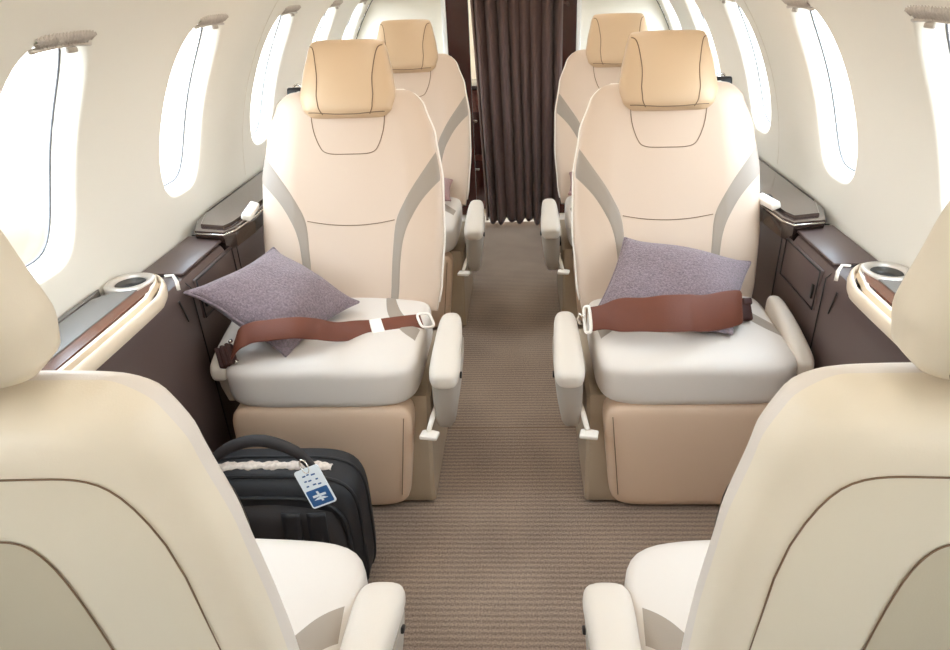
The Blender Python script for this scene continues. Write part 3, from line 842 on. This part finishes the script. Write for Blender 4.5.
def tray_ledge(s, y0, y1, far, label, group):
    """y1 end carries the cup holder when far=+1"""
    zb = 0.702
    t = empty('tray_ledge', (s * 0.88, (y0 + y1) / 2, zb), 0, label, 'side table', group)
    o = t.location
    e = y1 if far > 0 else y0; st = y0 if far > 0 else y1; d = far
    sh_ = lambda mb: ([v.__isub__(o) for v in mb.V], mb)[1]
    # cream U-shaped frame along the cabin side, curving into the tip
    path = [(0.802, st), (0.795, st + d * 0.3), (0.792, e - d * 0.20), (0.801, e - d * 0.12), (0.830, e - d * 0.05), (0.870, e - d * 0.008), (0.915, e)]
    pts = crom([(s * a, b, zb + 0.008) for a, b in path], 70)
    rings = []
    for i, p in enumerate(pts):
        tt = (pts[min(i + 1, 69)] - pts[max(i - 1, 0)]).normalized()
        inward = Vector((tt.y, -tt.x, 0))
        if inward.dot(Vector((s * 0.93, e - d * 0.25, p.z)) - p) < 0: inward = -inward
        k = max(0.42, 1 - max(0, (i - 38) / 20.0))
        prof = [(0.002, -0.014), (-0.003, -0.010), (-0.005, 0.004), (-0.003, 0.014), (0.0, 0.019), (0.005 * k, 0.020), (0.009 * k, 0.016), (0.012 * k, 0.004), (0.022 * k, 0.004), (0.026 * k, 0.018), (0.033 * k, 0.020), (0.036 * k, -0.012)]
        rings.append([p + inward * a + Vector((0, 0, b)) for a, b in prof])
    sh_(MB().loft(rings)).build('edge_trim', 'cream_tr', t, flat_angle=50)
    # veneer strip beside it
    st2 = MB().prism([(s * a, b) for a, b in ([(0.832, st), (0.867, st), (0.862, e - d * 0.12), (0.850, e - d * 0.06), (0.832, e - d * 0.12)])], zb + 0.0, zb + 0.028, 0.001)
    sh_(st2).build('veneer_strip', 'woodedge', t, smooth=False)
    # folding table lid
    lid = MB().prism([(s * a, b) for a, b in ([(0.868, st), (0.945, st), (0.945, e - d * 0.165), (0.915, e - d * 0.125), (0.863, e - d * 0.110)])], zb, zb + 0.030, 0.002)
    sh_(lid).build('table_lid', 'tray', t, smooth=False)
    bs = MB().prism([(s * a, b) for a, b in ([(0.80, st), (0.963, st), (0.963, e - d * 0.03), (0.94, e - d * 0.004), (0.875, e - d * 0.006), (0.81, e - d * 0.10)])], zb - 0.009, zb + 0.012, 0.002)
    sh_(bs).build('ledge_base', 'console', t, smooth=False)
    wr = MB().prism([(s * a, b) for a, b in ([(0.948, st), (0.963, st), (0.963, e - d * 0.10), (0.95, e - d * 0.15)])], zb, zb + 0.030, 0.002)
    sh_(wr).build('wall_rail', 'tray', t, smooth=False)
    # cup holder: plate with an oval hole, rim and dark cup
    cx, cy = s * 0.908, e - d * 0.058
    mb = MB(); rings = []
    for rr, zz in ((1.0, 0.012), (1.0, 0.026), (0.93, 0.031), (0.78, 0.031), (0.70, 0.026), (0.66, -0.0)):
        ring = []
        for k in range(48):
            a, b = sup(2 * pi * k / 48, 2.6)
            a2, b2 = cos(2 * pi * k / 48), sin(2 * pi * k / 48); f = (rr - 0.66) / 0.34
            q = (a * 0.056 * f + a2 * 0.034 * (1 - f)) , (b * 0.056 * f + b2 * 0.036 * (1 - f))
            ring.append(Vector((cx + q[0], cy + q[1], zb + zz)))
        rings.append(ring)
    mb.loft(rings, cap=False); ch = sh_(mb).build('cup_holder', 'nickel', t)
    mb = MB(); rings = []
    for rr, zz in ((1.0, 0.024), (0.98, 0.02), (0.96, 0.0035), (0.5, 0.003), (0.05, 0.003)):
        rings.append([Vector((cx + 0.035 * rr * cos(2 * pi * k / 40), cy + 0.037 * rr * sin(2 * pi * k / 40), zb + zz)) for k in range(40)])
    mb.loft(rings); sh_(mb).build('cup_well', 'dark', t)
    mb = MB().tube([(s * 0.838, e - d * 0.025, zb + 0.028), (s * 0.822, e - d * 0.015, zb + 0.026), (s * 0.808, e - d * 0.03, zb + 0.016), (s * 0.806, e - d * 0.035, zb - 0.006)], 0.0052, 8, flat=0.6)
    sh_(mb).build('release_tab', 'white_pl', t)
    return t
for s in (-1, 1):
    tray_ledge(s, 0.70, 1.54, 1, 'grey-topped tray ledge with oval metal cup holder beside the near %s seat' % ('left' if s < 0 else 'right'), 'tray ledges with cup holders')

def armledge(s):
    L_ = 'left' if s < 0 else 'right'
    t = empty('flared_ledge', (s * 0.88, 2.3, 0.70), 0, 'glossy dark brown pointed ledge on the %s wall beside the reclined seat' % L_, 'side table', 'glossy flared ledges')
    o = t.location
    sh_ = lambda mb: ([v.__isub__(o) for v in mb.V], mb)[1]
    poly = [(0.963, 2.00), (0.925, 1.885), (0.83, 1.865), (0.812, 1.91), (0.800, 2.05), (0.800, 2.75), (0.963, 2.75)]
    low = [(0.963, 2.02), (0.925, 1.905), (0.84, 1.885), (0.825, 1.93), (0.815, 2.06), (0.815, 2.75), (0.963, 2.75)]
    r = [[Vector((s * x, y, z)) for x, y in pl] for pl, z in ((low, 0.655), (poly, 0.705), (poly, 0.722))]
    sh_(MB().loft(r)).build('body', 'lacquer', t, smooth=False)
    ins = [(0.955, 2.04), (0.922, 1.925), (0.845, 1.905), (0.832, 1.945), (0.822, 2.06), (0.822, 2.72), (0.955, 2.72)]
    ins2 = [(a * 0.997, b) for a, b in ins]
    r = [[Vector((s * x, y, z)) for x, y in pl] for pl, z in ((ins, 0.722), (ins, 0.728), (ins2, 0.730))]
    sh_(MB().loft(r)).build('top_panel', M['tray_gloss'], t, smooth=False)
    pts = [(s * x, y, 0.714) for x, y in [(0.925, 1.8835), (0.83, 1.8635), (0.811, 1.908), (0.798, 2.05), (0.798, 2.7)]]
    sh_(MB().tube(pts, 0.0028, 6)).build('bright_trim', 'chrome', t)
    pts = [(s * 0.952, y, 0.7305) for y in (2.05, 2.4, 2.7)]
    sh_(MB().tube(pts, 0.0015, 6)).build('panel_gap', 'dark', t)
    # white reading-light / handset clipped in the inner edge
    hs = MB().box((s * 0.800, 2.02, 0.738), (0.030, 0.12, 0.022), 0.006, rot=Matrix.Rotation(-s * 0.35, 4, 'Y') @ Matrix.Rotation(0.12, 4, 'Z'))
    hs = sh_(hs).build('handset', 'white_pl', t)
    sh_(MB().box((s * 0.812, 2.07, 0.736), (0.034, 0.03, 0.014), 0.004)).build('cradle', 'dark', t)
    return t
M['tray_gloss'] = mat('glossy_grey_brown_top', srgb(84, 72, 66), 0.14, coat=0.5, var=(7, 0.1))
for s in (-1, 1): armledge(s)

# ------------------------------------------------------------------ the bag
def bag():
    t = empty('laptop_bag', (-0.535, 1.21, 0), 0, 'black nylon laptop bag standing on the carpet between the left seats', 'bag')
    W, H, D = 0.205, 0.180, 0.088
    b = MB().sq((0, 0, H + 0.004), (W, D, H), 5, 24)
    for v in b.V:
        k = max(0, v.z / (2 * H)); v.y += 0.03 * k ; v.x *= 1 - 0.03 * k
        v.y *= 1
    body = b.build('body', 'bag', t)
    def fr(u, v_, off=0.0):
        z = 0.02 + v_ * 2 * H * 0.98; zz = (z - H - 0.004) / H
        x = u * W
        n = 5; yy = max(0, 1 - abs(u) ** n - abs(zz) ** n) ** (1 / n)
        k = max(0, z / (2 * H))
        return Vector((x * (1 - 0.03 * k), -D * yy + 0.03 * k - off, z))
    # front panel (pocket) with piping
    b = MB(); pts = []
    for i in range(25):
        a = -1 + 2 * i / 24; col = []
        for j in range(21):
            c = -1 + 2 * j / 20
            uu, vv = a * sqrt(1 - c * c * 0.28), c * sqrt(1 - a * a * 0.28)
            e = (max(0, 1 - a ** 6) * max(0, 1 - c ** 6)) ** 0.4
            col.append(fr(uu * 0.86 - 0.02, 0.42 + vv * 0.40, 0.024 * e))
        pts.append(col)
    pk = b.grid(pts).build('front_pocket', 'bag2', t)
    loop = [fr(x * 0.88 - 0.02, 0.43 + y * 0.44, 0.003) for x, y in [sup(2 * pi * k / 60, 4) for k in range(60)]]
    MB().tube(loop, 0.0055, 7, closed=True).build('piping', 'bagtrim', t)
    # rear gusset zip line and side piping
    for yo, rr in ((-0.6, 0.0045), (0.2, 0.004)):
        lp = []
        for k in range(72):
            x, z = sup(2 * pi * k / 72, 5)
            kk = (z + 1) / 2
            sc = (1 - abs(yo) ** 5) ** (1 / 5)
            lp.append(Vector((x * W * sc * (1 - 0.03 * kk) * 1.002, yo * D + 0.03 * kk, H + 0.004 + z * H * sc * 1.004)))
        MB().tube(lp, rr, 7, closed=True).build('zip_edge', 'bagtrim', t)
    # vertical straps and zip of the pocket
    for x0 in (0.18, 0.47):
        rows = []
        for j in range(25):
            v_ = 0.06 + 0.76 * j / 24
            rows.append([fr(x0 + q, v_, 0.0275) for q in (0, 0.07, 0.14, 0.21)])
        g = MB().grid(rows).build('front_strap', 'bag', pk); md = g.modifiers.new('t', 'SOLIDIFY'); md.thickness = 0.004; md.offset = 1
    MB().tube([fr(x, 0.47, 0.027) for x in [-0.75 + 1.45 * k / 20 for k in range(21)]], 0.004, 6).build('pocket_zip', 'bagtrim', pk)
    MB().box(fr(0.08, 0.36, 0.034), (0.04, 0.008, 0.028), 0.004).build('logo_patch', 'base', pk)
    # top opening with printed lining showing
    b = MB(); rows = []
    for i in range(49):
        x = -0.155 + 0.29 * i / 48
        w = 0.002 * sin(i * 1.9) + 0.003 * sin(i * 0.7)
        kx = (1 - abs(x / W) ** 5) ** 0.2
        z0 = H + 0.004 + H * kx
        rows.append([(x, 0.004 + w * 0.6, z0 - 0.012), (x, 0.002 + w, z0 + 0.004 + w * 0.5), (x, 0.014 + w, z0 + 0.006 + 0.002 * sin(i * 1.3)), (x, 0.024 - w, z0 + 0.006), (x, 0.028, z0 - 0.008)])
    b.grid(rows).build('printed_lining', 'paper', t)
    # carry handle
    hp = crom([(-0.17, -0.01, 0.33), (-0.145, -0.01, 0.385), (-0.085, -0.012, 0.438), (-0.01, -0.012, 0.458), (0.060, -0.012, 0.432), (0.092, -0.01, 0.39), (0.100, -0.008, 0.36)], 50)
    MB().tube(hp, [0.008 + 0.006 * sin(pi * min(1, i / 49)) for i in range(50)], 12).build('handle', 'bag2', t)
    for x in (-0.166, 0.098): MB().box((x, -0.01, 0.352), (0.028, 0.02, 0.04), 0.004).build('handle_anchor', 'bagtrim', t)
    return t
bag()
# luggage tag (hangs from the handle)
def tag_():
    t = empty('luggage_tag', (-0.392, 1.085, 0.420), 0, 'white and blue luggage tag hanging from the black bag handle', 'tag')
    R_ = Matrix.Rotation(radians(-24), 4, 'Y') @ Matrix.Rotation(radians(-14), 4, 'X')
    def rr(w, h, r, z0=0, cx=0, cz=0, n=6):
        out = []
        for sx, sz, a0 in ((1, 1, 0), (-1, 1, 90), (-1, -1, 180), (1, -1, 270)):
            for k in range(n + 1):
                a = radians(a0 + 90 * k / n); out.append((cx + sx * (w - r) + r * cos(a), cz + sz * (h - r) + r * sin(a)))
        return out
    up = Matrix(((1, 0, 0, 0), (0, 0, -1, 0), (0, 1, 0, 0), (0, 0, 0, 1)))
    T = R_ @ up
    MB().prism(rr(0.030, 0.046, 0.006), -0.0012, 0.0012, 0, mtx=T).build('card', 'tagw', t, smooth=False)
    MB().prism(rr(0.0265, 0.019, 0.003, 0, 0, -0.023), 0.0012, 0.0018, 0, mtx=T).build('blue_panel', 'tagb', t, smooth=False)
    # pale mark: two strokes with a joining bar
    mk = MB()
    mk.prism(rr(0.016, 0.0026, 0.0012, 0, 0, -0.020), 0.0018, 0.0024, 0, mtx=T)
    mk.prism([(-0.004, -0.010), (0.001, -0.010), (0.005, -0.034), (0.0, -0.034)], 0.0018, 0.0024, 0, mtx=T)
    mk.prism([(-0.017, -0.028), (-0.006, -0.024), (0.008, -0.025), (0.017, -0.030), (0.006, -0.030), (-0.008, -0.029)], 0.0018, 0.0024, 0, mtx=T)
    mk.build('white_mark', 'tagw', t, smooth=False)
    tx = MB()
    for (x, z, w) in ((-0.012, 0.030, 0.004), (-0.002, 0.031, 0.003), (0.010, 0.028, 0.005), (-0.014, 0.018, 0.003), (-0.004, 0.017, 0.004), (0.013, 0.016, 0.003), (0.002, 0.006, 0.004), (-0.015, 0.006, 0.003), (0.014, 0.004, 0.004)):
        tx.prism(rr(w, 0.0016, 0.0006, 0, x, z), 0.0012, 0.0018, 0, mtx=T)
    tx.build('printed_marks', 'tagb', t, smooth=False)
    lp = [(R_ @ Vector((0.008 * cos(a), 0.0, 0.050 + 0.016 * sin(a)))) for a in [2 * pi * k / 24 for k in range(24)]]
    MB().tube(lp, 0.0018, 6, closed=True).build('loop', 'chrome', t)
tag_()

# ------------------------------------------------------------------ world, camera
w = bpy.data.worlds.new('World'); SC.world = w; w.use_nodes = True
nt = w.node_tree; N = nt.nodes; L = nt.links
bg = N['Background']
tc = N.new('ShaderNodeTexCoord'); sp = N.new('ShaderNodeSeparateXYZ'); L.new(tc.outputs['Generated'], sp.inputs[0])
rp = N.new('ShaderNodeValToRGB'); e = rp.color_ramp.elements
mr = N.new('ShaderNodeMapRange'); mr.inputs['From Min'].default_value = -0.5; mr.inputs['From Max'].default_value = 0.5
L.new(sp.outputs['Z'], mr.inputs['Value']); L.new(mr.outputs[0], rp.inputs[0])
e[0].position = 0.0; e[0].color = (0.080, 0.074, 0.062, 1)
e[1].position = 1.0; e[1].color = (0.72, 0.86, 1.0, 1)
x = rp.color_ramp.elements.new(0.24); x.color = (0.082, 0.076, 0.063, 1)
x = rp.color_ramp.elements.new(0.34); x.color = (0.16, 0.16, 0.15, 1)
x = rp.color_ramp.elements.new(0.47); x.color = (0.5, 0.5, 0.48, 1)
x = rp.color_ramp.elements.new(0.52); x.color = (0.93, 0.97, 1, 1)
L.new(rp.outputs[0], bg.inputs['Color']); bg.inputs['Strength'].default_value = 14.0

cam = bpy.data.cameras.new('Camera'); co = bpy.data.objects.new('Camera', cam); COL.objects.link(co); SC.camera = co
f, p, y, r = 665.8, 0.5139, 0.04447, 0.03193
cam.sensor_fit = 'HORIZONTAL'; cam.sensor_width = 36; cam.lens = f / 950 * 36
cam.shift_x = -24.05 / 950; cam.shift_y = 30.33 / 950
cam.clip_start = 0.02
co.location = (0.0567, 0, 1.35)
co.matrix_world = Matrix.Translation(co.location) @ Matrix.Rotation(y, 4, 'Z') @ Matrix.Rotation(pi / 2 - p, 4, 'X') @ Matrix.Rotation(-r, 4, 'Z')

SC.view_settings.view_transform = 'Standard'; SC.view_settings.look = 'None'
SC.view_settings.exposure = 0.0; SC.view_settings.gamma = 1
SC.view_settings.use_curve_mapping = False
SC.cycles.max_bounces = 12; SC.cycles.diffuse_bounces = 8; SC.cycles.transparent_max_bounces = 12
SC.cycles.use_denoising = True
SC.cycles.sample_clamp_indirect = 8
